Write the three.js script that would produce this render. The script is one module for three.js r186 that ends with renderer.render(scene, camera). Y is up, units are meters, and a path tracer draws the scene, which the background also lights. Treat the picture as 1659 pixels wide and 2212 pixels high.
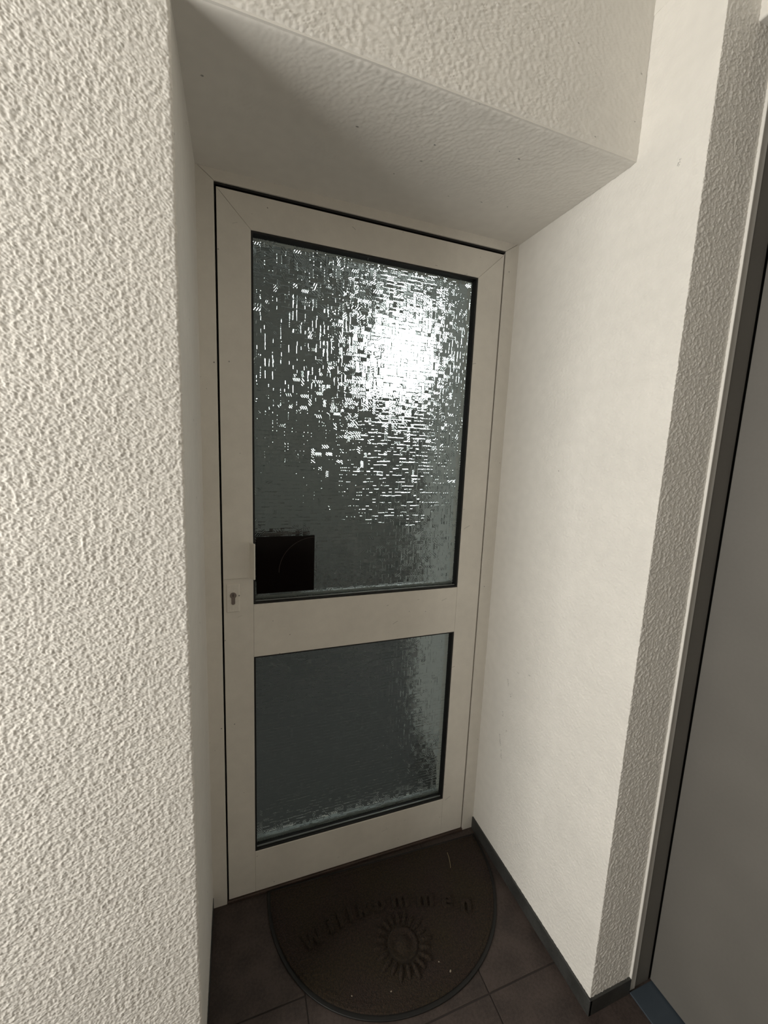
import * as THREE from 'three';
import { RectAreaLightUniformsLib } from 'three/addons/lights/RectAreaLightUniformsLib.js';
import { RoundedBoxGeometry } from 'three/addons/geometries/RoundedBoxGeometry.js';
import { mergeGeometries } from 'three/addons/utils/BufferGeometryUtils.js';
import { FontLoader } from 'three/addons/loaders/FontLoader.js';
import { TextGeometry } from 'three/addons/geometries/TextGeometry.js';

// ---------------------------------------------------------------- camera, sky, large lights, exposure
RectAreaLightUniformsLib.init();
const scene = new THREE.Scene();
scene.background = new THREE.Color(0.55, 0.62, 0.7);
const FOCAL = 882.73;                                   // pixels, for a frame 2212 high
const camera = new THREE.PerspectiveCamera(2 * Math.atan(1106 / FOCAL) * 180 / Math.PI, 1659 / 2212, 0.02, 50);
camera.matrixAutoUpdate = true;
camera.position.set(0.039, 1.3891, 1.1442);
camera.quaternion.setFromRotationMatrix(new THREE.Matrix4().set(
  0.940637, 0.012404, -0.339187, 0,
  0.039571, 0.988509, 0.145890, 0,
  0.337099, -0.150651, 0.929338, 0,
  0, 0, 0, 1));
const renderer = new THREE.WebGLRenderer();
renderer.toneMapping = THREE.LinearToneMapping;
renderer.toneMappingExposure = 1.03;
renderer.shadowMap.enabled = true;

const HALL = { x0: -1.7, x1: 1.30, z1: 4.6, top: 3.1 };
const WIN1 = { x: HALL.x0, y: 1.38, z: 0.99, w: 0.94, h: 1.7, power: 8.2 };        // hall window, in the left-hand side wall
const WIN2 = { x: 1.62, y: 2.32, z: -2.75, w: 0.70, h: 0.78, power: 4.4 };          // window of the room behind the door
const ADDED_WIN3 = { x: -1.2, y: 1.35, z: -1.05, w: 0.7, h: 1.1, power: 1.5 };           // unseen side window, added to brighten the inner right wall
function daylight(w, color, position, target) {
  const l = new THREE.RectAreaLight(color, w.power, w.w, w.h);
  l.position.copy(position); l.lookAt(target); scene.add(l);
  return l;
}
daylight(WIN1, new THREE.Color(1.0, 0.972, 0.905), new THREE.Vector3(WIN1.x + 0.012, WIN1.y, WIN1.z), new THREE.Vector3(5, WIN1.y, WIN1.z));
daylight(WIN2, new THREE.Color(0.93, 1.0, 0.97), new THREE.Vector3(WIN2.x, WIN2.y, WIN2.z + 0.012), new THREE.Vector3(WIN2.x, WIN2.y, 5));
daylight(ADDED_WIN3, new THREE.Color(0.93, 1.0, 0.97), new THREE.Vector3(ADDED_WIN3.x + 0.012, ADDED_WIN3.y, ADDED_WIN3.z), new THREE.Vector3(5, ADDED_WIN3.y, ADDED_WIN3.z));

// ---------------------------------------------------------------- helpers
let seed = 20240611;
const rnd = () => { seed = (Math.imul(seed, 1664525) + 1013904223) >>> 0; return seed / 4294967296; };
const clamp = (v, a = 0, b = 1) => Math.min(b, Math.max(a, v));
const smooth = (a, b, v) => { const t = clamp((v - a) / (b - a)); return t * t * (3 - 2 * t); };
const lin = (r, g, b) => new THREE.Color().setRGB(r, g, b);

const counts = {};
function numbered(n) { counts[n] = (counts[n] ?? -1) + 1; return counts[n] ? `${n}_${String(counts[n]).padStart(3, '0')}` : n; }
function tag(o, label, category, kind, group) {
  o.userData.label = label; o.userData.category = category;
  if (kind) o.userData.kind = kind;
  if (group) o.userData.group = group;
  return o;
}
function mesh(name, geo, mat, parent, label) {
  const m = new THREE.Mesh(geo, mat); m.name = parent ? name : numbered(name);
  m.castShadow = m.receiveShadow = true;
  (parent || scene).add(m);
  if (label) m.userData.label = label;
  return m;
}
function group(name, x = 0, y = 0, z = 0) { const g = new THREE.Group(); g.name = numbered(name); g.position.set(x, y, z); scene.add(g); return g; }
const box = (x0, x1, y0, y1, z0, z1) => { const g = new THREE.BoxGeometry(x1 - x0, y1 - y0, z1 - z0); g.translate((x0 + x1) / 2, (y0 + y1) / 2, (z0 + z1) / 2); return g; };
const rbox = (x0, x1, y0, y1, z0, z1, r = 0.001, s = 2) => { const g = new RoundedBoxGeometry(x1 - x0, y1 - y0, z1 - z0, s, r); g.translate((x0 + x1) / 2, (y0 + y1) / 2, (z0 + z1) / 2); return g; };
// a flat outline in x and y, from z0 to z1, with a small chamfer on its edges
function slab(pts, z0, z1, bevel = 0.0008, holes = []) {
  const s = new THREE.Shape(pts.map(([x, y]) => new THREE.Vector2(x, y)));
  for (const h of holes) s.holes.push(new THREE.Path(h.map(([x, y]) => new THREE.Vector2(x, y))));
  const g = new THREE.ExtrudeGeometry(s, { depth: z1 - z0 - 2 * bevel, bevelEnabled: bevel > 0, bevelThickness: bevel, bevelSize: bevel, bevelOffset: -bevel, bevelSegments: 1, curveSegments: 24 });
  g.translate(0, 0, z0 + bevel);
  return g;
}
// tileable gradient noise, `cells` lattice cells over the unit square
function tileNoise(cells) {
  const gx = new Float32Array(cells * cells), gy = new Float32Array(cells * cells);
  for (let i = 0; i < gx.length; i++) { const a = rnd() * Math.PI * 2; gx[i] = Math.cos(a); gy[i] = Math.sin(a); }
  const wrap = i => ((i % cells) + cells) % cells;
  return (u, v) => {
    const x = u * cells, y = v * cells, xi = Math.floor(x), yi = Math.floor(y), fx = x - xi, fy = y - yi;
    const x0 = wrap(xi), x1 = wrap(xi + 1), y0 = wrap(yi) * cells, y1 = wrap(yi + 1) * cells;
    const sx = fx * fx * fx * (fx * (fx * 6 - 15) + 10), sy = fy * fy * fy * (fy * (fy * 6 - 15) + 10);
    const a = gx[x0 + y0] * fx + gy[x0 + y0] * fy, b = gx[x1 + y0] * (fx - 1) + gy[x1 + y0] * fy;
    const c = gx[x0 + y1] * fx + gy[x0 + y1] * (fy - 1), d = gx[x1 + y1] * (fx - 1) + gy[x1 + y1] * (fy - 1);
    return (a + (b - a) * sx + (c - a) * sy + (a - b - c + d) * sx * sy) * 1.5;
  };
}
function dataTexture(n, fill, srgb, repeat = 1, m = n) {
  const d = new Uint8Array(n * m * 4);
  for (let j = 0; j < m; j++) for (let i = 0; i < n; i++) {
    const c = fill(i / n, j / m, i, j), k = (i + j * n) * 4;
    d[k] = clamp(c[0]) * 255; d[k + 1] = clamp(c[1]) * 255; d[k + 2] = clamp(c[2]) * 255; d[k + 3] = 255;
  }
  const t = new THREE.DataTexture(d, n, m, THREE.RGBAFormat);
  t.wrapS = t.wrapT = THREE.RepeatWrapping; t.magFilter = THREE.LinearFilter; t.minFilter = THREE.LinearMipmapLinearFilter; t.generateMipmaps = true;
  if (srgb) t.colorSpace = THREE.SRGBColorSpace;
  t.repeat.set(repeat, repeat); t.needsUpdate = true;
  return t;
}
// uv in metres on every face of a geometry, from the two axes that the face spans
function metricUV(g) {
  const q = g.index ? g.toNonIndexed() : g, p = q.attributes.position, n = q.attributes.normal, uv = new Float32Array(p.count * 2);
  for (let i = 0; i < p.count; i++) {
    const ax = Math.abs(n.getX(i)), ay = Math.abs(n.getY(i)), az = Math.abs(n.getZ(i));
    const [a, b] = az >= ax && az >= ay ? [p.getX(i), p.getY(i)] : ax >= ay ? [p.getZ(i), p.getY(i)] : [p.getX(i), p.getZ(i)];
    uv[i * 2] = a; uv[i * 2 + 1] = b;
  }
  q.setAttribute('uv', new THREE.BufferAttribute(uv, 2));
  return q;
}

// ---------------------------------------------------------------- plaster relief, one height table for all plastered walls
const TS = 1024, TILE = 0.88;
const plasterTable = (() => {
  const a = tileNoise(168), b = tileNoise(112), c = tileNoise(290), w1 = tileNoise(80), w2 = tileNoise(80), big = tileNoise(14);
  const t = new Float32Array(TS * TS);
  for (let j = 0; j < TS; j++) for (let i = 0; i < TS; i++) {
    const u = i / TS, v = j / TS, du = w1(u, v) * 0.003, dv = w2(u, v) * 0.003;
    const n = a(u + du, v * 0.999 + dv), r = 1 - Math.min(1, Math.abs(n) * 2.1), m = b(u + dv, v + du);
    t[i + j * TS] = 0.28 * r * r + 0.42 * m + 0.42 * c(u, v) + 0.12 * big(u, v) + 0.2;
  }
  return t;
})();
function plaster(s, t) {
  const x = s / TILE * TS, y = t / TILE * TS, xi = Math.floor(x), yi = Math.floor(y), fx = x - xi, fy = y - yi;
  const X = i => ((i % TS) + TS) % TS, g = (i, j) => plasterTable[X(i) + X(j) * TS];
  return (g(xi, yi) * (1 - fx) + g(xi + 1, yi) * fx) * (1 - fy) + (g(xi, yi + 1) * (1 - fx) + g(xi + 1, yi + 1) * fx) * fy;
}
// A plastered surface: a plan outline (corners, each with its edge radius, and the step of each stretch) swept along a third axis, raised by the relief along its own normal.
function plastered(corners, radii, steps, t0, t1, dt, amp, place) {
  const pts = [];
  const push = (p, n) => pts.push({ p, n });
  for (let k = 0; k + 1 < corners.length; k++) {
    const a = corners[k], b = corners[k + 1], dx = b[0] - a[0], dy = b[1] - a[1], L = Math.hypot(dx, dy), d = [dx / L, dy / L], n = [-d[1], d[0]];
    const s0 = k ? radii[k - 1] : 0, s1 = k + 2 < corners.length ? L - radii[k] : L, m = Math.max(2, Math.round((s1 - s0) / steps[k]));
    for (let i = 0; i <= m; i++) { const s = s0 + (s1 - s0) * i / m; push([a[0] + d[0] * s, a[1] + d[1] * s], n); }
    if (k + 2 < corners.length) {
      const c = corners[k + 2], ex = c[0] - b[0], ey = c[1] - b[1], M = Math.hypot(ex, ey), e = [ex / M, ey / M], n2 = [-e[1], e[0]], r = radii[k];
      const side = Math.sign(d[0] * e[1] - d[1] * e[0]);            // -1: the edge juts towards the normals
      const o = [b[0] - d[0] * r + side * n[0] * r, b[1] - d[1] * r + side * n[1] * r];
      for (let i = 1; i < 4; i++) { const f = i / 4 * Math.PI / 2, q = [n[0] * Math.cos(f) + n2[0] * Math.sin(f), n[1] * Math.cos(f) + n2[1] * Math.sin(f)]; push([o[0] - side * q[0] * r, o[1] - side * q[1] * r], q); }
    }
  }
  const S = [0]; for (let i = 1; i < pts.length; i++) S[i] = S[i - 1] + Math.hypot(pts[i].p[0] - pts[i - 1].p[0], pts[i].p[1] - pts[i - 1].p[1]);
  const nt = Math.max(2, Math.round((t1 - t0) / dt)), W = pts.length;
  const pos = new Float32Array(W * (nt + 1) * 3), uv = new Float32Array(W * (nt + 1) * 2), idx = new Uint32Array((W - 1) * nt * 6);
  let k = 0, q = 0;
  for (let j = 0; j <= nt; j++) {
    const t = t0 + (t1 - t0) * j / nt;
    for (let i = 0; i < W; i++, k++) {
      const { p, n } = pts[i], h = plaster(S[i] + 0.13, t) * amp(p[0], p[1], t);
      const v = place(p[0] + n[0] * h, p[1] + n[1] * h, t);
      pos[k * 3] = v[0]; pos[k * 3 + 1] = v[1]; pos[k * 3 + 2] = v[2]; uv[k * 2] = S[i]; uv[k * 2 + 1] = t;
    }
  }
  for (let j = 0; j < nt; j++) for (let i = 0; i + 1 < W; i++) { const a = i + j * W; idx[q++] = a; idx[q++] = a + 1; idx[q++] = a + W; idx[q++] = a + 1; idx[q++] = a + W + 1; idx[q++] = a + W; }
  const g = new THREE.BufferGeometry();
  g.setAttribute('position', new THREE.BufferAttribute(pos, 3)); g.setAttribute('uv', new THREE.BufferAttribute(uv, 2)); g.setIndex(new THREE.BufferAttribute(idx, 1));
  // normals from the neighbours on both sides along each direction of the grid
  const nor = new Float32Array(pos.length);
  for (let j = 0; j <= nt; j++) for (let i = 0; i < W; i++) {
    const a = (Math.min(W - 1, i + 1) + j * W) * 3, b = (Math.max(0, i - 1) + j * W) * 3, c = (i + Math.min(nt, j + 1) * W) * 3, d = (i + Math.max(0, j - 1) * W) * 3, o = (i + j * W) * 3;
    const ux = pos[a] - pos[b], uy = pos[a + 1] - pos[b + 1], uz = pos[a + 2] - pos[b + 2], vx = pos[c] - pos[d], vy = pos[c + 1] - pos[d + 1], vz = pos[c + 2] - pos[d + 2];
    const x = uy * vz - uz * vy, y = uz * vx - ux * vz, z = ux * vy - uy * vx, l = Math.hypot(x, y, z) || 1;
    nor[o] = x / l; nor[o + 1] = y / l; nor[o + 2] = z / l;
  }
  g.setAttribute('normal', new THREE.BufferAttribute(nor, 3));
  return g;
}

// ---------------------------------------------------------------- materials
const M = {};
{
  const p1 = tileNoise(9), p2 = tileNoise(40), p3 = tileNoise(160);
  const specks = []; for (let i = 0; i < 30; i++) specks.push([rnd(), rnd(), 0.0006 + rnd() * 0.0012, 0.25 + rnd() * 0.5]);
  const wallMap = dataTexture(1024, (u, v) => {
    let k = 0.985 + 0.012 * p1(u, v) + 0.012 * p2(u, v);
    for (const [x, y, r, d] of specks) { const e = Math.hypot(u - x, (v - y) * 0.6); if (e < r) k *= 1 - d * 0.5; }
    return [k, k * 0.999, k * 0.995];
  }, true);
  M.wall = new THREE.MeshStandardMaterial({ color: lin(0.85, 0.825, 0.78), map: wallMap, roughness: 0.86 });
  // the right wall has a few scuffs low down beside the door: [distance along the wall from the grey door, height, length, lean]
  const scuffs = [[0.553, 0.664, 0.012, 0.3], [0.530, 0.634, 0.009, -0.7], [0.536, 0.628, 0.006, 0.4], [0.565, 0.545, 0.009, 0.1], [0.568, 0.448, 0.018, 0.25], [0.556, 0.405, 0.016, 0.1], [0.54, 0.50, 0.004, 0.2], [0.46, 0.74, 0.003, 1.4], [0.51, 0.72, 0.003, 1.2], [0.19, 1.97, 0.006, -0.5]];
  const scuffMap = dataTexture(768, (u, v) => {
    const x = u * 0.69, y = v * 2.3;
    let k = 0.985 + 0.012 * p1(x, y) + 0.012 * p2(x, y);
    for (const [cx, cy, l, a] of scuffs) {
      const dx = x - cx, dy = y - cy; if (Math.abs(dx) > 0.03 || Math.abs(dy) > 0.03) continue;
      const s = dy * Math.cos(a) + dx * Math.sin(a), q = dx * Math.cos(a) - dy * Math.sin(a);
      if (Math.abs(s) < l && Math.abs(q) < 0.0035 && p3(x * 2.2, y * 2.2) > 0.12 + Math.abs(q) * 60) k *= 0.78;
    }
    return [k, k * 0.999, k * 0.997];
  }, true, 1, 2048);
  scuffMap.repeat.set(1 / 0.69, 1 / 2.3);
  M.wallRight = new THREE.MeshStandardMaterial({ color: lin(0.85, 0.825, 0.78), map: scuffMap, roughness: 0.86 });
  // coated aluminium of the white door: faint smears, a few fine scratches and specks
  const marks = []; for (let i = 0; i < 26; i++) marks.push([rnd(), rnd(), (rnd() - 0.5) * 1.2, 0.003 + rnd() * 0.010, 0.15 + rnd() * 0.4]);
  const dots = []; for (let i = 0; i < 46; i++) dots.push([rnd(), rnd(), 0.0007 + rnd() * 0.0011, 0.3 + rnd() * 0.5]);
  const doorMap = dataTexture(1024, (u, v) => {
    let k = 0.975 + 0.02 * p1(v, u) + 0.012 * p2(u, v) + 0.006 * p3(u, v);
    for (const [x, y, a, l, d] of marks) { const dx = u - x, dy = v - y, s = dx * Math.cos(a) + dy * Math.sin(a), q = -dx * Math.sin(a) + dy * Math.cos(a) + s * s * 4; if (Math.abs(s) < l && Math.abs(q) < 0.0006) k *= 1 - d * 0.55; }
    for (const [x, y, r, d] of dots) if (Math.hypot(u - x, v - y) < r) k *= 1 - d * 0.6;
    return [k, k * 0.995, k * 0.985];
  }, true);
  M.door = new THREE.MeshPhysicalMaterial({ color: lin(0.83, 0.80, 0.745), map: doorMap, roughness: 0.42 });
  M.frame = new THREE.MeshPhysicalMaterial({ color: lin(0.82, 0.79, 0.735), map: doorMap, roughness: 0.46 });
  M.rubber = new THREE.MeshStandardMaterial({ color: lin(0.007, 0.0065, 0.006), roughness: 0.6 });
  M.bead = new THREE.MeshStandardMaterial({ color: lin(0.20, 0.215, 0.21), roughness: 0.4, metalness: 0.3 });
  M.spacer = new THREE.MeshStandardMaterial({ color: lin(0.45, 0.48, 0.47), roughness: 0.5 });
  M.blackPlate = new THREE.MeshPhysicalMaterial({ color: lin(0.004, 0.0022, 0.0018), roughness: 0.13, specularIntensity: 0.3 });
  M.arcReflection = new THREE.MeshStandardMaterial({ color: lin(0.05, 0.035, 0.03), roughness: 0.4 });  // tone of the reflection arc drawn on the black plate
  M.nickel = new THREE.MeshStandardMaterial({ color: lin(0.30, 0.26, 0.24), roughness: 0.36, metalness: 0.85 });
  M.slot = new THREE.MeshStandardMaterial({ color: lin(0.01, 0.008, 0.008), roughness: 0.7 });
  // tiles
  const f1 = tileNoise(11), f2 = tileNoise(90), f3 = tileNoise(300);
  const tileMap = dataTexture(1024, (u, v) => { const k = 0.9 + 0.16 * f1(u, v) + 0.10 * f2(u, v) + 0.12 * f3(u, v); return [k, k * 0.985, k * 0.97]; }, true, 1.6);
  M.tiles = [0, 1, 2].map(i => new THREE.MeshStandardMaterial({ color: lin(0.062 + 0.004 * i, 0.046 + 0.003 * i, 0.041 + 0.003 * i), map: tileMap, roughness: 0.62 }));
  M.grout = new THREE.MeshStandardMaterial({ color: lin(0.028, 0.022, 0.02), roughness: 0.95 });
  M.skirting = new THREE.MeshStandardMaterial({ color: lin(0.052, 0.054, 0.053), map: tileMap, roughness: 0.5 });
  M.threshold = new THREE.MeshStandardMaterial({ color: lin(0.075, 0.05, 0.04), map: tileMap, roughness: 0.6 });
  M.blueSteel = new THREE.MeshStandardMaterial({ color: lin(0.045, 0.06, 0.078), roughness: 0.5 });
  // coir mat
  const g1 = tileNoise(300), g2 = tileNoise(120), g3 = tileNoise(7);
  const coir = (u, v) => 0.75 + 0.3 * g1(u, v) + 0.2 * g2(u, v);
  const matMap = dataTexture(1024, (u, v) => { const k = coir(u, v), o = 0.5 + 0.8 * g3(u, v); return [k, k * (0.88 + 0.06 * o), k * (0.82 - 0.18 * clamp(o))]; }, true, 1.5);
  const matBump = dataTexture(1024, (u, v) => { const k = 0.5 + 0.5 * g1(u, v) + 0.3 * g2(u, v); return [k, k, k]; }, false, 1.5);
  M.mat = new THREE.MeshStandardMaterial({ color: lin(0.036, 0.0245, 0.017), map: matMap, bumpMap: matBump, bumpScale: 0.002, roughness: 0.9 });
  M.straw = new THREE.MeshStandardMaterial({ color: lin(0.22, 0.17, 0.09), roughness: 0.8 });
  M.crumb = new THREE.MeshStandardMaterial({ color: lin(0.28, 0.24, 0.18), roughness: 0.8 });
  // grey steel door
  const sMap = dataTexture(512, (u, v) => { const k = 0.97 + 0.03 * p1(u, v) + 0.012 * p3(u, v); return [k, k, k]; }, true);
  M.grey = new THREE.MeshPhysicalMaterial({ color: lin(0.165, 0.156, 0.142), map: sMap, roughness: 0.5 });
  M.caulk = new THREE.MeshStandardMaterial({ color: lin(0.80, 0.78, 0.74), roughness: 0.6 });
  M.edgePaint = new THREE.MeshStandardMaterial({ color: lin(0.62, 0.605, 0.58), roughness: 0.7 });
  M.backWall = new THREE.MeshStandardMaterial({ color: lin(0.27, 0.28, 0.265), roughness: 0.9 });  // tone lowered so the inner right wall looks lit by contrast
  M.brightenedWall = new THREE.MeshStandardMaterial({ color: lin(0.74, 0.76, 0.73), roughness: 0.9 });  // raised albedo stands in for light on the inner right wall
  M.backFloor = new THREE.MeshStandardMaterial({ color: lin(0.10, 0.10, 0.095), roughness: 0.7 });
  M.winFrame = new THREE.MeshStandardMaterial({ color: lin(0.7, 0.7, 0.68), roughness: 0.5 });
  M.sky1 = new THREE.MeshStandardMaterial({ color: 0x000000, emissive: lin(1, 0.97, 0.9), emissiveIntensity: 1.0, roughness: 1 });
  M.addedGlow3 = new THREE.MeshStandardMaterial({ color: 0x000000, emissive: lin(0.94, 1, 0.97), emissiveIntensity: 1.0, roughness: 1 });  // glowing pane of the added side window
  M.sky2 = new THREE.MeshStandardMaterial({ color: 0x000000, emissive: lin(0.94, 0.98, 1), emissiveIntensity: 7, roughness: 1 });
}
// Ornamental glass: a lattice of cells about 11 mm wide, with rolled grooves along the cell edges and slanted ripples inside many cells.
function ornament(nx, ny, W, H, deep) {
  const P = 0.0104, cols = Math.ceil(W / P) + 2, rows = Math.ceil(H / P) + 2;
  // bricks of one or two lattice cells
  const owner = new Array(cols * rows).fill(null), sgn = () => (rnd() < 0.5 ? -1 : 1);
  for (let j = 0; j < rows; j++) for (let i = 0; i < cols; i++) {
    if (owner[i + j * cols]) continue;
    const q = rnd(), wide = q < 0.26 && i + 1 < cols && !owner[i + 1 + j * cols], tall = !wide && q > 0.78 && j + 1 < rows, k = rnd(), s = rnd();
    const c = {
      x0: i * P, y0: j * P, w: wide ? 2 * P : P, h: tall ? 2 * P : P,
      kind: k < 0.70 ? 1 : k < 0.84 ? 2 : 0, ang: (rnd() < 0.66 ? 1 : -1) * (0.35 + rnd() * 0.85), pitch: 0.0034 + rnd() * 0.0026,
      amp: 0.14 + 0.95 * s * s, ph: rnd() * 6.28, bend: (rnd() - 0.5) * 90, tx: sgn() * 0.11 * rnd() ** 2, ty: sgn() * 0.11 * rnd() ** 2,
      l: rnd() < 0.75 ? sgn() * (0.1 + 0.95 * rnd()) : 0, r: rnd() < 0.75 ? sgn() * (0.1 + 0.95 * rnd()) : 0,
      b: sgn() * (0.2 + 1.0 * rnd()), t: sgn() * (0.2 + 1.0 * rnd()),
      wl: 0.0004 + rnd() * 0.0005, wb: 0.0004 + rnd() * 0.0004,
    };
    owner[i + j * cols] = c; if (wide) owner[i + 1 + j * cols] = c; if (tall) owner[i + (j + 1) * cols] = c;
  }
  const w1 = tileNoise(70), w2 = tileNoise(70), f1 = tileNoise(230), f2 = tileNoise(230);
  const prof = (d, w) => { const q = d / w; return q > 5 ? 0 : q * Math.exp(0.5 - q * q * 0.5); };
  return dataTexture(nx, (u, v) => {
    const wx = u * W + 0.0006 * w1(u, v), wy = v * H + 0.0005 * w2(u, v);
    const c = owner[clamp(Math.floor(wx / P), 0, cols - 1) + clamp(Math.floor(wy / P), 0, rows - 1) * cols], fx = wx - c.x0, fy = wy - c.y0;
    let sx = c.tx, sy = c.ty;
    const e = 0.0016, inside = smooth(0, e, fx) * smooth(0, e, c.w - fx) * smooth(0, e, fy) * smooth(0, e, c.h - fy);
    if (c.kind === 1) { const p = fx * Math.cos(c.ang) + fy * Math.sin(c.ang), q = -fx * Math.sin(c.ang) + fy * Math.cos(c.ang), o = Math.sin((p + c.bend * q * q * 0.1) / c.pitch * 6.283 + c.ph), s = o * Math.abs(o) * c.amp * inside; sx += s * Math.cos(c.ang); sy += s * Math.sin(c.ang); }
    if (c.kind === 2) { sx += f1(u, v * H / W) * 0.5 * inside; sy += f2(u, v * H / W) * 0.5 * inside; }
    sx += c.l * prof(fx, c.wl) - c.r * prof(c.w - fx, c.wl) + 0.03 * f2(v, u);
    sy += c.b * prof(fy, c.wb) - c.t * prof(c.h - fy, c.wb) + 0.03 * f1(v, u);
    sx *= deep[0]; sy *= deep[1];
    const l = Math.hypot(sx, sy, 1);
    return [0.5 - 0.5 * sx / l, 0.5 - 0.5 * sy / l, 0.5 + 0.5 / l];
  }, false, 1, ny);
}
const glassBase = { color: lin(0.90, 0.95, 0.93), roughness: 0.0, transmission: 1, thickness: 0.006, ior: 1.5 };
M.glassEdge = new THREE.MeshPhysicalMaterial(glassBase);

// ---------------------------------------------------------------- measurements of the place (metres; the door's face is z = 0)
const XL = -0.0421, XR = 0.861, YS = 2.0283, ZH = 0.3946, ZR = 0.5471, XF = 0.9985, TOP = HALL.top;

// ---------------------------------------------------------------- walls, ceiling
{
  // left wall and left reveal: one plastered surface around the corner
  const amp = (x, z, t) => (z > ZH - 0.012 ? 0.0027 * (0.85 + 0.15 * smooth(-0.06, -0.14, x)) : 0.0007 * smooth(0.05, 0.2, z) * smooth(1.95, 1.2, t));
  const wl = group('wall_left'); tag(wl, 'coarse white roughcast wall left of the recessed glazed door', 'wall', 'structure');
  mesh('plaster', plastered([[-0.40, ZH], [XL, ZH], [XL, -0.004]], [0.0035], [0.0015, 0.005], 0.0, 2.2, 0.0015, amp, (a, b, t) => [a, t, b]), M.wall, wl);
  mesh('wall_core', box(HALL.x0 - 0.2, XL - 0.001, 0, TOP, -0.1, ZH - 0.001), M.wall, wl);
  mesh('wall_face', mergeGeometries([box(HALL.x0, -0.398, 0, TOP, ZH - 0.002, ZH + 0.0012), box(-0.398, XL, 2.199, TOP, ZH - 0.002, ZH + 0.0012)]), M.wall, wl);
  // right wall: reveal towards the door, then the narrow face beside the grey door
  const ampR = (x, z, t) => {
    if (z > ZR - 0.003) return 0.0023;
    return 0.0017 * (0.12 + 0.88 * smooth(0.06, 0.24, z)) * (1 - 0.85 * smooth(1.98, 2.2, t) * smooth(0.40, 0.5, z));
  };
  const wr = group('wall_right'); tag(wr, 'white roughcast reveal wall between the white glazed door and the grey door', 'wall', 'structure');
  mesh('plaster', plastered([[XF, ZR], [XR, ZR], [XR, -0.004]], [0.0022], [0.0018, 0.0024], 0.0, 2.3, 0.0018, ampR, (a, b, t) => [a, t, b]), M.wallRight, wr);
  mesh('wall_core', mergeGeometries([box(XR + 0.001, XF, 0, TOP, -0.1, ZR - 0.001), box(XF, HALL.x1 + 0.2, 0, TOP, -0.1, ZR - 0.02), box(XR, XF, 2.299, TOP, 0, ZR)]), M.wall, wr);
  // lintel over the grey door
  const ln = mesh('trim', rbox(0.9468, HALL.x1 + 0.1, 2.193, TOP + 0.05, ZR - 0.015, HALL.z1, 0.004), M.wall); ln.name = 'trim_1';
  tag(ln, 'white plaster lintel jutting out above the grey door', 'lintel', 'structure');
  // header over the white door: soffit and front face
  const ampH = (z, y, x) => (y > YS + 0.006 ? 0.0026 * (1 - 0.6 * smooth(0.55, 0.8, x)) : 0.0017 * smooth(0.05, 0.3, z) * (0.15 + 0.85 * smooth(0.0, 0.3, x)));
  const hd = group('wall_header'); tag(hd, 'white roughcast header wall with its underside over the glazed door', 'wall', 'structure');
  mesh('plaster', plastered([[ZH, 2.46], [ZH, YS], [-0.004, YS]], [0.010], [0.003, 0.004], XL, XR, 0.003, ampH, (a, b, t) => [t, b, a]), M.wall, hd);
  mesh('wall_core', box(XL - 0.001, XR + 0.002, YS + 0.001, TOP, -0.1, ZH - 0.001), M.wall, hd);
  // the rest of the hall
  const cl = mesh('ceiling', box(HALL.x0 - 0.2, HALL.x1 + 0.3, TOP, TOP + 0.15, -0.1, HALL.z1 + 0.2), M.wall); tag(cl, 'plain white ceiling of the hall', 'ceiling', 'structure');
  const wb = mesh('wall_back', box(HALL.x0 - 0.2, HALL.x1 + 0.3, 0, TOP, HALL.z1, HALL.z1 + 0.2), M.wall); tag(wb, 'plain white wall of the hall facing the glazed door', 'wall', 'structure');
  const o = WIN1, x0 = HALL.x0 - 0.2, x1 = HALL.x0;
  const ws = mesh('wall_window', mergeGeometries([
    box(x0, x1, 0, o.y - o.h / 2, ZH - 0.05, HALL.z1), box(x0, x1, o.y + o.h / 2, TOP, ZH - 0.05, HALL.z1),
    box(x0, x1, o.y - o.h / 2, o.y + o.h / 2, ZH - 0.05, o.z - o.w / 2), box(x0, x1, o.y - o.h / 2, o.y + o.h / 2, o.z + o.w / 2, HALL.z1)]), M.wall);
  tag(ws, 'white side wall of the hall with the window in it', 'wall', 'structure');
  const w1 = group('window_1', HALL.x0, o.y, o.z); tag(w1, 'bright hall window in the white side wall', 'window', 'structure');
  mesh('pane', box(-0.03, -0.02, -o.h / 2, o.h / 2, -o.w / 2, o.w / 2), M.sky1, w1);
  for (const [a, b, c, d] of [[-1, -0.94, -1, 1], [0.94, 1, -1, 1]]) mesh('window_frame', rbox(-0.05, 0.005, c * o.h / 2, d * o.h / 2, a * o.w / 2, b * o.w / 2, 0.003), M.winFrame, w1);
  for (const [a, b] of [[-1, -0.95], [0.95, 1]]) mesh('window_frame', rbox(-0.05, 0.005, a * o.h / 2, b * o.h / 2, -o.w / 2, o.w / 2, 0.003), M.winFrame, w1);
}

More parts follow.
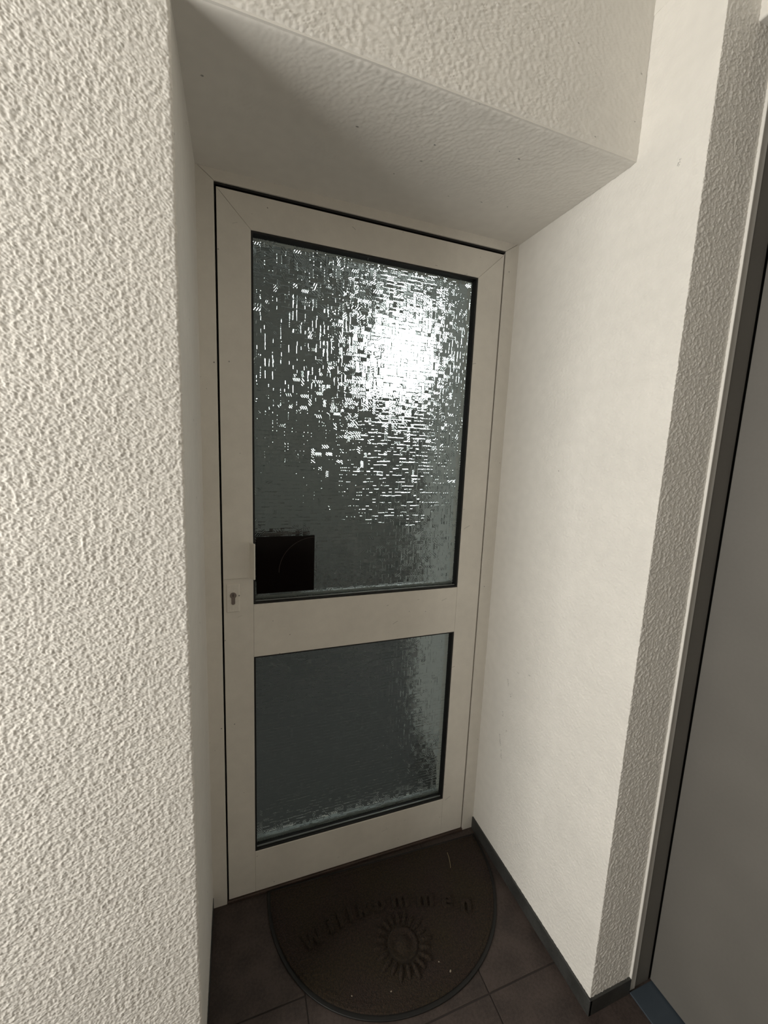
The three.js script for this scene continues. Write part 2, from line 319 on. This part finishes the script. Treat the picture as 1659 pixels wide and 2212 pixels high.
// ---------------------------------------------------------------- floor of dark tiles, skirting
{
  const fl = group('floor'); tag(fl, 'dark brown stone tile floor of the hall', 'floor', 'structure');
  mesh('grout_bed', box(HALL.x0 - 0.2, HALL.x1 + 0.3, -0.10, -0.0016, -0.1, HALL.z1 + 0.2), M.grout, fl);
  const S = 0.455, J = 0.0035, geos = {};
  let k = 0;
  for (let c = -4; c < 3; c++) {
    const x0 = 0.19 + c * S, x1 = x0 + S, z0 = c < 0 ? 0.288 : 0.434;
    for (let r = -2; r < 10; r++) {
      const a = Math.max(-0.06, z0 + r * S), b = Math.min(HALL.z1, z0 + (r + 1) * S), xa = Math.max(HALL.x0, x0), xb = Math.min(HALL.x1, x1);
      if (b - a < 0.02 || xb - xa < 0.02) continue;
      const key = [(xb - xa).toFixed(3), (b - a).toFixed(3)].join();
      geos[key] ??= metricUV(new RoundedBoxGeometry(xb - xa - J, 0.012, b - a - J, 1, 0.0012));
      const t = mesh('tile', geos[key], M.tiles[k++ % 3], fl); t.position.set((xa + xb) / 2, -0.006, (a + b) / 2);
    }
  }
  // the door's plinth tiles: low dark skirting along the walls
  const sk = mesh('baseboard_right', metricUV(mergeGeometries([rbox(XR - 0.005, XR + 0.004, 0, 0.048, 0.002, ZR + 0.005, 0.0015), rbox(XR - 0.004, XF, 0, 0.048, ZR - 0.004, ZR + 0.005, 0.0015)])), M.skirting);
  tag(sk, 'low dark grey skirting along the foot of the right reveal wall', 'skirting', 'structure');
  const sl = mesh('baseboard_left', metricUV(mergeGeometries([rbox(XL - 0.004, XL + 0.0015, 0, 0.04, 0.002, ZH + 0.008, 0.001), rbox(HALL.x0, XL + 0.0015, 0, 0.048, ZH - 0.004, ZH + 0.008, 0.0015)])), M.skirting);
  tag(sl, 'low dark grey skirting along the foot of the left roughcast wall', 'skirting', 'structure');
}

// ---------------------------------------------------------------- frame of the white door
{
  const fr = group('trim_2'); tag(fr, 'white mitred aluminium frame around the glazed door', 'door frame', 'structure');
  const xi = -0.0025, xo = XL - 0.012, ri = 0.8165, ro = XR + 0.012, ti = 2.0035, to = YS + 0.012, e = 0.0004, D = -0.078;
  mesh('jamb', metricUV(slab([[xo, 0], [xi, 0], [xi, ti - e], [xo, ti - e + (xi - xo) * (to - ti) / (xi - xo)]], D, 0.001)), M.frame, fr);
  mesh('jamb', metricUV(slab([[ri, 0.001], [ro, 0.001], [ro, to - e], [ri, ti - e]], D, 0.001)), M.frame, fr);
  mesh('head', metricUV(slab([[xi, ti + e], [ri, ti + e], [ro, to + e], [xo, to + e]], D, 0.001)), M.frame, fr);
  mesh('door_stop', slab([[xi - 0.001, 0.012], [xi + 0.013, 0.012], [xi + 0.013, ti - 0.013], [xi - 0.001, ti - 0.013]], D, -0.0645, 0), M.rubber, fr, 'black rubber door stop');
  mesh('door_stop', slab([[ri - 0.013, 0.012], [ri + 0.001, 0.012], [ri + 0.001, ti - 0.013], [ri - 0.013, ti - 0.013]], D, -0.0645, 0), M.rubber, fr, 'black rubber door stop');
  mesh('door_stop', slab([[xi, ti - 0.013], [ri, ti - 0.013], [ri, ti + 0.001], [xi, ti + 0.001]], D, -0.0645, 0), M.rubber, fr, 'black rubber door stop');
  mesh('gap_shade_strip', box(xi, ri, ti - 0.0045, ti + 0.001, -0.064, -0.004), M.rubber, fr, 'black strip under the head standing in for shade in the gap');  // black strip imitates the shade in the gap above the leaf
  mesh('threshold', metricUV(rbox(xi, ri, 0, 0.0105, D, 0.004, 0.002)), M.threshold, fr, 'dark brown threshold strip');
}

// ---------------------------------------------------------------- the white glazed door
{
  const dr = group('door_1'); tag(dr, 'white aluminium door with two patterned glass panes and a folded pull plate', 'door', 'structure');
  const x0 = 0.0025, x1 = 0.8115, y0 = 0.0135, y1 = 1.9925, a = 0.0805, b = 0.727, g1 = 0.156, g2 = 0.796, g3 = 0.9524, g4 = 1.9137, D = -0.062, e = 0.00035;
  mesh('stile', metricUV(slab([[x0, y0], [a - e, y0], [a - e, g4], [x0, y1 - e * 2]], D, 0)), M.door, dr);
  mesh('stile', metricUV(slab([[b + e, y0], [x1, y0], [x1, y1 - e * 2], [b + e, g4]], D, 0)), M.door, dr);
  mesh('top_rail', metricUV(slab([[a, g4], [b, g4], [x1, y1], [x0, y1]], D, 0)), M.door, dr);
  mesh('middle_rail', metricUV(slab([[a, g2], [b, g2], [b, g3], [a, g3]], D, 0)), M.door, dr);
  mesh('bottom_rail', metricUV(slab([[a, y0], [b, y0], [b, g1], [a, g1]], D, 0)), M.door, dr);
  const ring = (l, r, u, o, w) => [[[l, u], [r, u], [r, o], [l, o]], [[[l + w, u + w], [r - w, u + w], [r - w, o - w], [l + w, o - w]]]];
  const ZG = -0.024;
  [[g3, g4, 2048, 'glass_pane', 1600], [g1, g2, 1600, 'glass_pane', 1600]].forEach(([u, o, ny, name, nx], n) => {
    // rubber gasket lining the opening, a narrow bead, the spacer bar behind the glass
    const [out, hole] = ring(a - 0.003, b + 0.003, u - 0.003, o + 0.003, 0.0078);
    const gk = mesh('gasket', slab(out, ZG - 0.0065, -0.0025, 0.0006, hole), M.rubber, dr, 'black rubber glazing gasket');
    mesh('glazing_bead', rbox(a + 0.005, b - 0.005, u + 0.0048, u + 0.0085, -0.0135, -0.0095, 0.001), M.bead, gk, 'thin grey glazing bead');
    mesh('spacer_bar', rbox(a + 0.004, b - 0.004, u + 0.001, u + 0.013, ZG - 0.022, ZG - 0.010, 0.001), M.spacer, dr, 'pale metal spacer bar behind the glass');
    const l = a + 0.002, r = b - 0.002, d = u + 0.002, t = o - 0.002, W = r - l, H = t - d;
    const tex = ornament(nx, ny, W, H, n ? [0.32, 0.9] : [1, 1]);
    const face = new THREE.MeshPhysicalMaterial({ ...glassBase, normalMap: tex, normalScale: new THREE.Vector2(1, 1) });
    const g = box(l, r, d, t, ZG - 0.006, ZG);
    mesh(name, g, [M.glassEdge, M.glassEdge, M.glassEdge, M.glassEdge, face, M.glassEdge], dr, n ? 'lower pane of patterned glass' : 'upper pane of patterned glass lit from behind');
  });
  // folded pull plate
  const prof = [[0.0032, 0.0002], [0.0032, 0.004], [0.064, 0.004], [0.0705, 0.0085], [0.0815, 0.0255], [0.0845, 0.0245], [0.0738, 0.0062], [0.068, 0.0002]];
  const hg = new THREE.ExtrudeGeometry(new THREE.Shape(prof.map(([x, z]) => new THREE.Vector2(x, -z))), { depth: 0.098, bevelEnabled: true, bevelThickness: 0.0008, bevelSize: 0.0006, bevelOffset: -0.0006, bevelSegments: 1 });
  hg.rotateX(-Math.PI / 2); hg.scale(1, 1, 1); hg.translate(0, 1.0325, 0);
  hg.computeBoundingBox();
  mesh('pull_plate', metricUV(hg), M.door, dr, 'white folded pull plate');
  // lock plate with profile cylinder
  const lp = mesh('lock_plate', rbox(0.0103, 0.0443, 0.9365, 1.0165, -0.002, 0.0035, 0.003, 3), M.frame, dr, 'small white lock plate');
  const s = new THREE.Shape(), cx = 0.0274, cy = 0.985, R = 0.0085, w = 0.0049;
  const al = Math.asin(w / R);
  s.absarc(cx, cy, R, -Math.PI / 2 + al, 1.5 * Math.PI - al, false);
  s.lineTo(cx - w, 0.9635); s.absarc(cx, 0.9635, w, Math.PI, 2 * Math.PI, false);
  const cg = new THREE.ExtrudeGeometry(s, { depth: 0.003, bevelEnabled: true, bevelThickness: 0.0006, bevelSize: 0.0006, bevelOffset: -0.0006, bevelSegments: 1, curveSegments: 28 });
  cg.translate(0, 0, 0.0022);
  const rimG = new THREE.RingGeometry(R, R + 0.0012, 32); rimG.translate(cx, cy, 0.0036);
  const cyl = mesh('lock_cylinder', cg, M.nickel, lp, 'worn metal lock cylinder');
  mesh('key_slot', mergeGeometries([box(cx - 0.0006, cx + 0.0006, cy - 0.004, cy + 0.0055, 0.0056, 0.0061), box(cx - 0.0016, cx + 0.0004, cy - 0.001, cy + 0.0005, 0.0056, 0.0061)]), M.slot, lp);
  mesh('plate_screw', (() => { const g = new THREE.CylinderGeometry(0.0016, 0.0016, 0.0012, 16); g.rotateX(Math.PI / 2); g.translate(0.0425, 0.9835, 0.0038); return g; })(), M.bead, lp);
  // black square plate on the glass and its counterpart behind
  const bp = mesh('black_plate', rbox(0.0887, 0.2516, 0.9765, 1.1412, ZG + 0.0004, ZG + 0.0084, 0.0012), M.blackPlate, dr, 'glossy black square plate on the upper pane');
  const arc = new THREE.RingGeometry(0.0995, 0.1003, 60, 1, Math.PI / 2, Math.PI / 2); arc.translate(0.2505, 1.036, ZG + 0.0087);
  mesh('reflection_arc', arc, M.arcReflection, bp, 'fine arc painted on as a reflection');  // thin arc drawn on the plate as a reflection
  mesh('back_plate', mergeGeometries([rbox(0.0887, 0.2516, 0.9765, 1.1412, -0.106, -0.098, 0.0012), rbox(0.03, 0.12, 1.0, 1.12, -0.098, -0.0625, 0.0012)]), M.blackPlate, dr, 'dark square plate on the far side of the glass');
}

// ---------------------------------------------------------------- the grey steel door on the right
{
  const fr = group('trim_3'); tag(fr, 'grey steel frame of the grey door with a white painted edge', 'door frame', 'structure');
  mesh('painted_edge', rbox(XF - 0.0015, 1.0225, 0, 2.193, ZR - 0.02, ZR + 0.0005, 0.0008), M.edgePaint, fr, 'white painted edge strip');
  mesh('sealant_bead', rbox(XF - 0.002, XF + 0.0016, 0.045, 2.193, ZR - 0.006, ZR + 0.0048, 0.0014), M.caulk, fr, 'white sealant bead');
  mesh('jamb', metricUV(rbox(1.0215, 1.0745, 0, 2.193, ZR - 0.03, ZR - 0.001, 0.0015)), M.grey, fr);
  mesh('jamb_rebate', metricUV(rbox(1.070, 1.16, 0, 2.193, ZR - 0.03, ZR - 0.003, 0.001)), M.rubber, fr, 'black door seal in the rebate');
  mesh('jamb', metricUV(rbox(1.0215, 1.16, 0, 2.193, 1.475, 1.53, 0.002)), M.grey, fr);
  const dr = group('door_2'); tag(dr, 'flat grey steel door leaf beside the white reveal wall', 'door', 'structure');
  mesh('leaf', metricUV(rbox(1.0755, 1.13, 0.008, 2.19, ZR + 0.0022, 1.47, 0.0012)), M.grey, dr);
  const th = mesh('threshold_plate', rbox(1.0, 1.14, -0.001, 0.004, ZR + 0.004, 1.475, 0.001), M.blueSteel); tag(th, 'blue grey steel threshold plate under the grey door', 'threshold', 'structure');
  th.name = 'trim_4';
  const we = mesh('wall_door', mergeGeometries([box(1.0, HALL.x1 + 0.2, 0, TOP, 1.53, HALL.z1), box(1.14, HALL.x1 + 0.3, 0, TOP, ZR - 0.03, HALL.z1)]), M.wall); tag(we, 'white wall the grey door is set into', 'wall', 'structure');
}

// ---------------------------------------------------------------- the room behind the glass
{
  const B = { x0: -1.2, x1: 2.6, z0: -2.75, z1: -0.1, top: 3.0 };
  const f = mesh('floor_landing', box(B.x0 - 0.1, B.x1 + 0.1, -0.12, 0, B.z0 - 0.1, -0.076), M.backFloor); f.name = 'floor_001'; tag(f, 'dark floor of the room behind the patterned glass', 'floor', 'structure');
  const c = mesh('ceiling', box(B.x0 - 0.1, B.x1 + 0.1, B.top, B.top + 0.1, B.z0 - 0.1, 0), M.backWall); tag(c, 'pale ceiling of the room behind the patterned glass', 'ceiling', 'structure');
  const w = mesh('wall_inner_right', rbox(0.893, B.x1 + 0.1, 0, B.top, -0.63, -0.08, 0.003), M.brightenedWall); tag(w, 'side wall seen through the patterned glass, coloured paler in place of light', 'wall', 'structure');
  const o = WIN2;
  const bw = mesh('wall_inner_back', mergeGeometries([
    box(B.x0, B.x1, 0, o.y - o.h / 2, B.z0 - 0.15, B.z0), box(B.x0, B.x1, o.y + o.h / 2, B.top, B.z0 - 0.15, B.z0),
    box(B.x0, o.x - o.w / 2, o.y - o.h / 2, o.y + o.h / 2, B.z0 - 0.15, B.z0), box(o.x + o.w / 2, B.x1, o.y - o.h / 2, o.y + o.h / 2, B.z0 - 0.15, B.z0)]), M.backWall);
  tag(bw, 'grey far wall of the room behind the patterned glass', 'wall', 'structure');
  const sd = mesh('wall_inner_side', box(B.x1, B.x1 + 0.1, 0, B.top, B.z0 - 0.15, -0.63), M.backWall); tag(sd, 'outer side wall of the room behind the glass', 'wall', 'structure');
  const q = ADDED_WIN3;
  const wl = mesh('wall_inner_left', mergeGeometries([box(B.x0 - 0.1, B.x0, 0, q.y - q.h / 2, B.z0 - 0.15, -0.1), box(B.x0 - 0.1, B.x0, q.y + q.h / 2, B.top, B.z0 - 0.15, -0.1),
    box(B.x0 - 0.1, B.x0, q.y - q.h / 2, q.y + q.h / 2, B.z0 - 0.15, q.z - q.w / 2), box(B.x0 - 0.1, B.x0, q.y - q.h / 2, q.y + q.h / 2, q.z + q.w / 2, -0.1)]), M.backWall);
  const w3 = group('window_3', q.x, q.y, q.z); tag(w3, 'unseen side window added to brighten the inner right wall behind the patterned glass', 'window', 'structure');  // added source, out of view, that lights the inner right wall
  mesh('pane', box(-0.04, -0.03, -q.h / 2, q.h / 2, -q.w / 2, q.w / 2), M.addedGlow3, w3);
  for (const s of [-1, 1]) {
    mesh('window_frame', rbox(-0.05, 0.006, s * q.h / 2 - 0.02, s * q.h / 2 + 0.02, -q.w / 2, q.w / 2, 0.003), M.winFrame, w3);
    mesh('window_frame', rbox(-0.05, 0.006, -q.h / 2 - 0.02, q.h / 2 + 0.02, s * q.w / 2 - 0.02, s * q.w / 2 + 0.02, 0.003), M.winFrame, w3);
  } tag(wl, 'grey left wall of the room behind the patterned glass', 'wall', 'structure');
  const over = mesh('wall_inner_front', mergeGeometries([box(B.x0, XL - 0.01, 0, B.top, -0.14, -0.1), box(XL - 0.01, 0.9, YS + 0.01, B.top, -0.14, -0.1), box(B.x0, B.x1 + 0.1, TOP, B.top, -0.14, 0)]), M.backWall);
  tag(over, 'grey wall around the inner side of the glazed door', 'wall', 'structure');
  const w2 = group('window_2', o.x, o.y, o.z); tag(w2, 'bright window glowing through the upper pane of patterned glass', 'window', 'structure');
  mesh('pane', box(-o.w / 2, o.w / 2, -o.h / 2, o.h / 2, -0.03, -0.02), M.sky2, w2);
  for (const s of [-1, 1]) {
    mesh('window_frame', rbox(s * o.w / 2 - 0.02, s * o.w / 2 + 0.02, -o.h / 2 - 0.02, o.h / 2 + 0.02, -0.04, 0.008, 0.003), M.winFrame, w2);
    mesh('window_frame', rbox(-o.w / 2, o.w / 2, s * o.h / 2 - 0.02, s * o.h / 2 + 0.02, -0.04, 0.008, 0.003), M.winFrame, w2);
  }
}

// ---------------------------------------------------------------- doormat with sun and lettering
{
  const dm = group('doormat', 0.4814, 0, 0.045); tag(dm, 'half round brown coir doormat with embossed sun and lettering on the floor', 'doormat');
  dm.rotation.y = -0.035;
  const R = 0.3685, flat = -0.03, out = (k, dz = 0) => { const p = [[R * k, flat + dz]]; for (let i = 0; i <= 64; i++) { const f = i / 64 * Math.PI, n = 2 / 2.12; p.push([R * k * Math.sign(Math.cos(f)) * Math.abs(Math.cos(f)) ** n, 0.37 * k * Math.sin(f) ** n]); } p.push([-R * k, flat + dz]); return p; };
  const lay = (g) => { g.rotateX(Math.PI / 2); g.scale(1, -1, 1); return g; };
  // slab() works in x and y; here y stands for z on the floor and the thickness for height
  const flatSlab = (pts, h0, h1, bevel, holes) => { const g = slab(pts, h0, h1, bevel, holes); const p = g.attributes.position; for (let i = 0; i < p.count; i++) { const y = p.getY(i), z = p.getZ(i); p.setY(i, z); p.setZ(i, y); } 
    const q = g.index ? g.index.array : null; if (q) { for (let i = 0; i < q.length; i += 3) [q[i], q[i + 1]] = [q[i + 1], q[i]]; } else { for (const n of ['position', 'uv']) { const t = g.attributes[n], s = t.itemSize; for (let i = 0; i < t.count; i += 3) for (let c = 0; c < s; c++) { const k = t.array[i * s + c]; t.array[i * s + c] = t.array[(i + 1) * s + c]; t.array[(i + 1) * s + c] = k; } } }
    g.computeVertexNormals(); return metricUV(g); };
  mesh('backing', flatSlab(out(1), 0, 0.005, 0.001), M.rubber, dm, 'dark rubber edge');
  mesh('pile', flatSlab(out(0.975, 0.008), 0.0045, 0.010, 0.002), M.mat, dm, 'brown coir pile');
  mesh('border', flatSlab(out(0.95, 0.018), 0.009, 0.0112, 0.0008, [out(0.925, 0.026)]), M.mat, dm);
  const local = (x, z) => { const v = new THREE.Vector3(x - 0.4814, 0, z - 0.045).applyAxisAngle(new THREE.Vector3(0, 1, 0), 0.035); return [v.x, v.z]; };
  const [sx, sz] = local(0.467, 0.270);
  const sun = new THREE.Group(); sun.name = 'sun_emblem'; sun.position.set(sx, 0.010, sz); dm.add(sun);
  const lathe = new THREE.LatheGeometry([[0, 0.009], [0.009, 0.0088], [0.016, 0.006], [0.021, 0.0005], [0.03, 0.0003], [0.036, 0.0045], [0.041, 0.0045], [0.044, 0]].map(([x, y]) => new THREE.Vector2(x, y)), 40);
  mesh('sun_disc', metricUV(lathe), M.mat, sun);
  for (let i = 0; i < 20; i++) {
    const L = i % 2 ? 0.036 : 0.044, g = new THREE.SphereGeometry(1, 10, 6); g.scale(L / 2, 0.0085, 0.0058);
    const m = mesh('sun_ray', metricUV(g), M.mat, sun), f = i / 20 * Math.PI * 2 + 0.1; m.position.set(Math.cos(f) * (0.045 + L / 2), 0, Math.sin(f) * (0.045 + L / 2)); m.rotation.y = -f;
  }
  const font = await new FontLoader().loadAsync('fonts/droid/droid_sans_bold.typeface.json');
  const word = 'Willkommen', widths = [0.066, 0.028, 0.028, 0.028, 0.046, 0.046, 0.068, 0.068, 0.046, 0.044];
  let x = 0.192; const total = widths.reduce((p, q) => p + q), scale = (0.715 - 0.192) / total;
  for (let i = 0; i < word.length; i++) {
    const xc = x + widths[i] * scale / 2; x += widths[i] * scale;
    const zc = 0.155 + 1.0 * (xc - 0.40) ** 2, slope = 2 * (xc - 0.40);
    const g = new TextGeometry(word[i], { font, size: 0.044, depth: 0.0060, curveSegments: 4, bevelEnabled: true, bevelThickness: 0.0012, bevelSize: 0.0008, bevelSegments: 1 });
    g.computeBoundingBox(); g.translate(-(g.boundingBox.min.x + g.boundingBox.max.x) / 2, -0.016, 0); g.rotateX(-Math.PI / 2);
    const m = mesh('letter', metricUV(g), M.mat, dm); const [lx, lz] = local(xc, zc); m.position.set(lx, 0.0098, lz); m.rotation.y = -Math.atan(slope) * 0.8;
  }
  // litter on the mat
  const st = mesh('straw', new THREE.TubeGeometry(new THREE.QuadraticBezierCurve3(new THREE.Vector3(0.7167, 0.0125, 0.0704), new THREE.Vector3(0.712, 0.016, 0.10), new THREE.Vector3(0.7016, 0.0125, 0.1211)), 10, 0.0009, 6), M.straw);
  tag(st, 'short yellowish blade of straw lying on the brown doormat', 'straw');
  for (const [cx, cz, s, label] of [[0.5664, 0.3663, 0.0022, 'pale crumb on the round edge of the doormat, right of the sun emblem'], [0.3994, 0.3554, 0.0016, 'pale crumb on the doormat below the sun emblem'], [0.3005, 0.3322, 0.0014, 'tiny pale crumb on the doormat nearest the left wall'], [0.5459, 0.3383, 0.0016, 'tiny pale crumb on the doormat touching the sun emblem']]) {
    const g = new THREE.IcosahedronGeometry(s, 1), p = g.attributes.position;
    for (let i = 0; i < p.count; i++) { const k = 0.8 + 0.4 * Math.abs(Math.sin(p.getX(i) * 4000 + p.getZ(i) * 2700)); p.setXYZ(i, p.getX(i) * k * 1.4, p.getY(i) * k * 0.6, p.getZ(i) * k); }
    g.computeVertexNormals(); g.rotateY(cx * 40);
    const m = mesh('crumb', g, M.crumb); m.position.set(cx, 0.0108, cz); tag(m, label, 'crumb', null, 'crumbs on the doormat');
  }
}
scene.traverse(o => { if (o.isMesh) { o.castShadow = true; o.receiveShadow = true; } });
renderer.render(scene, camera);
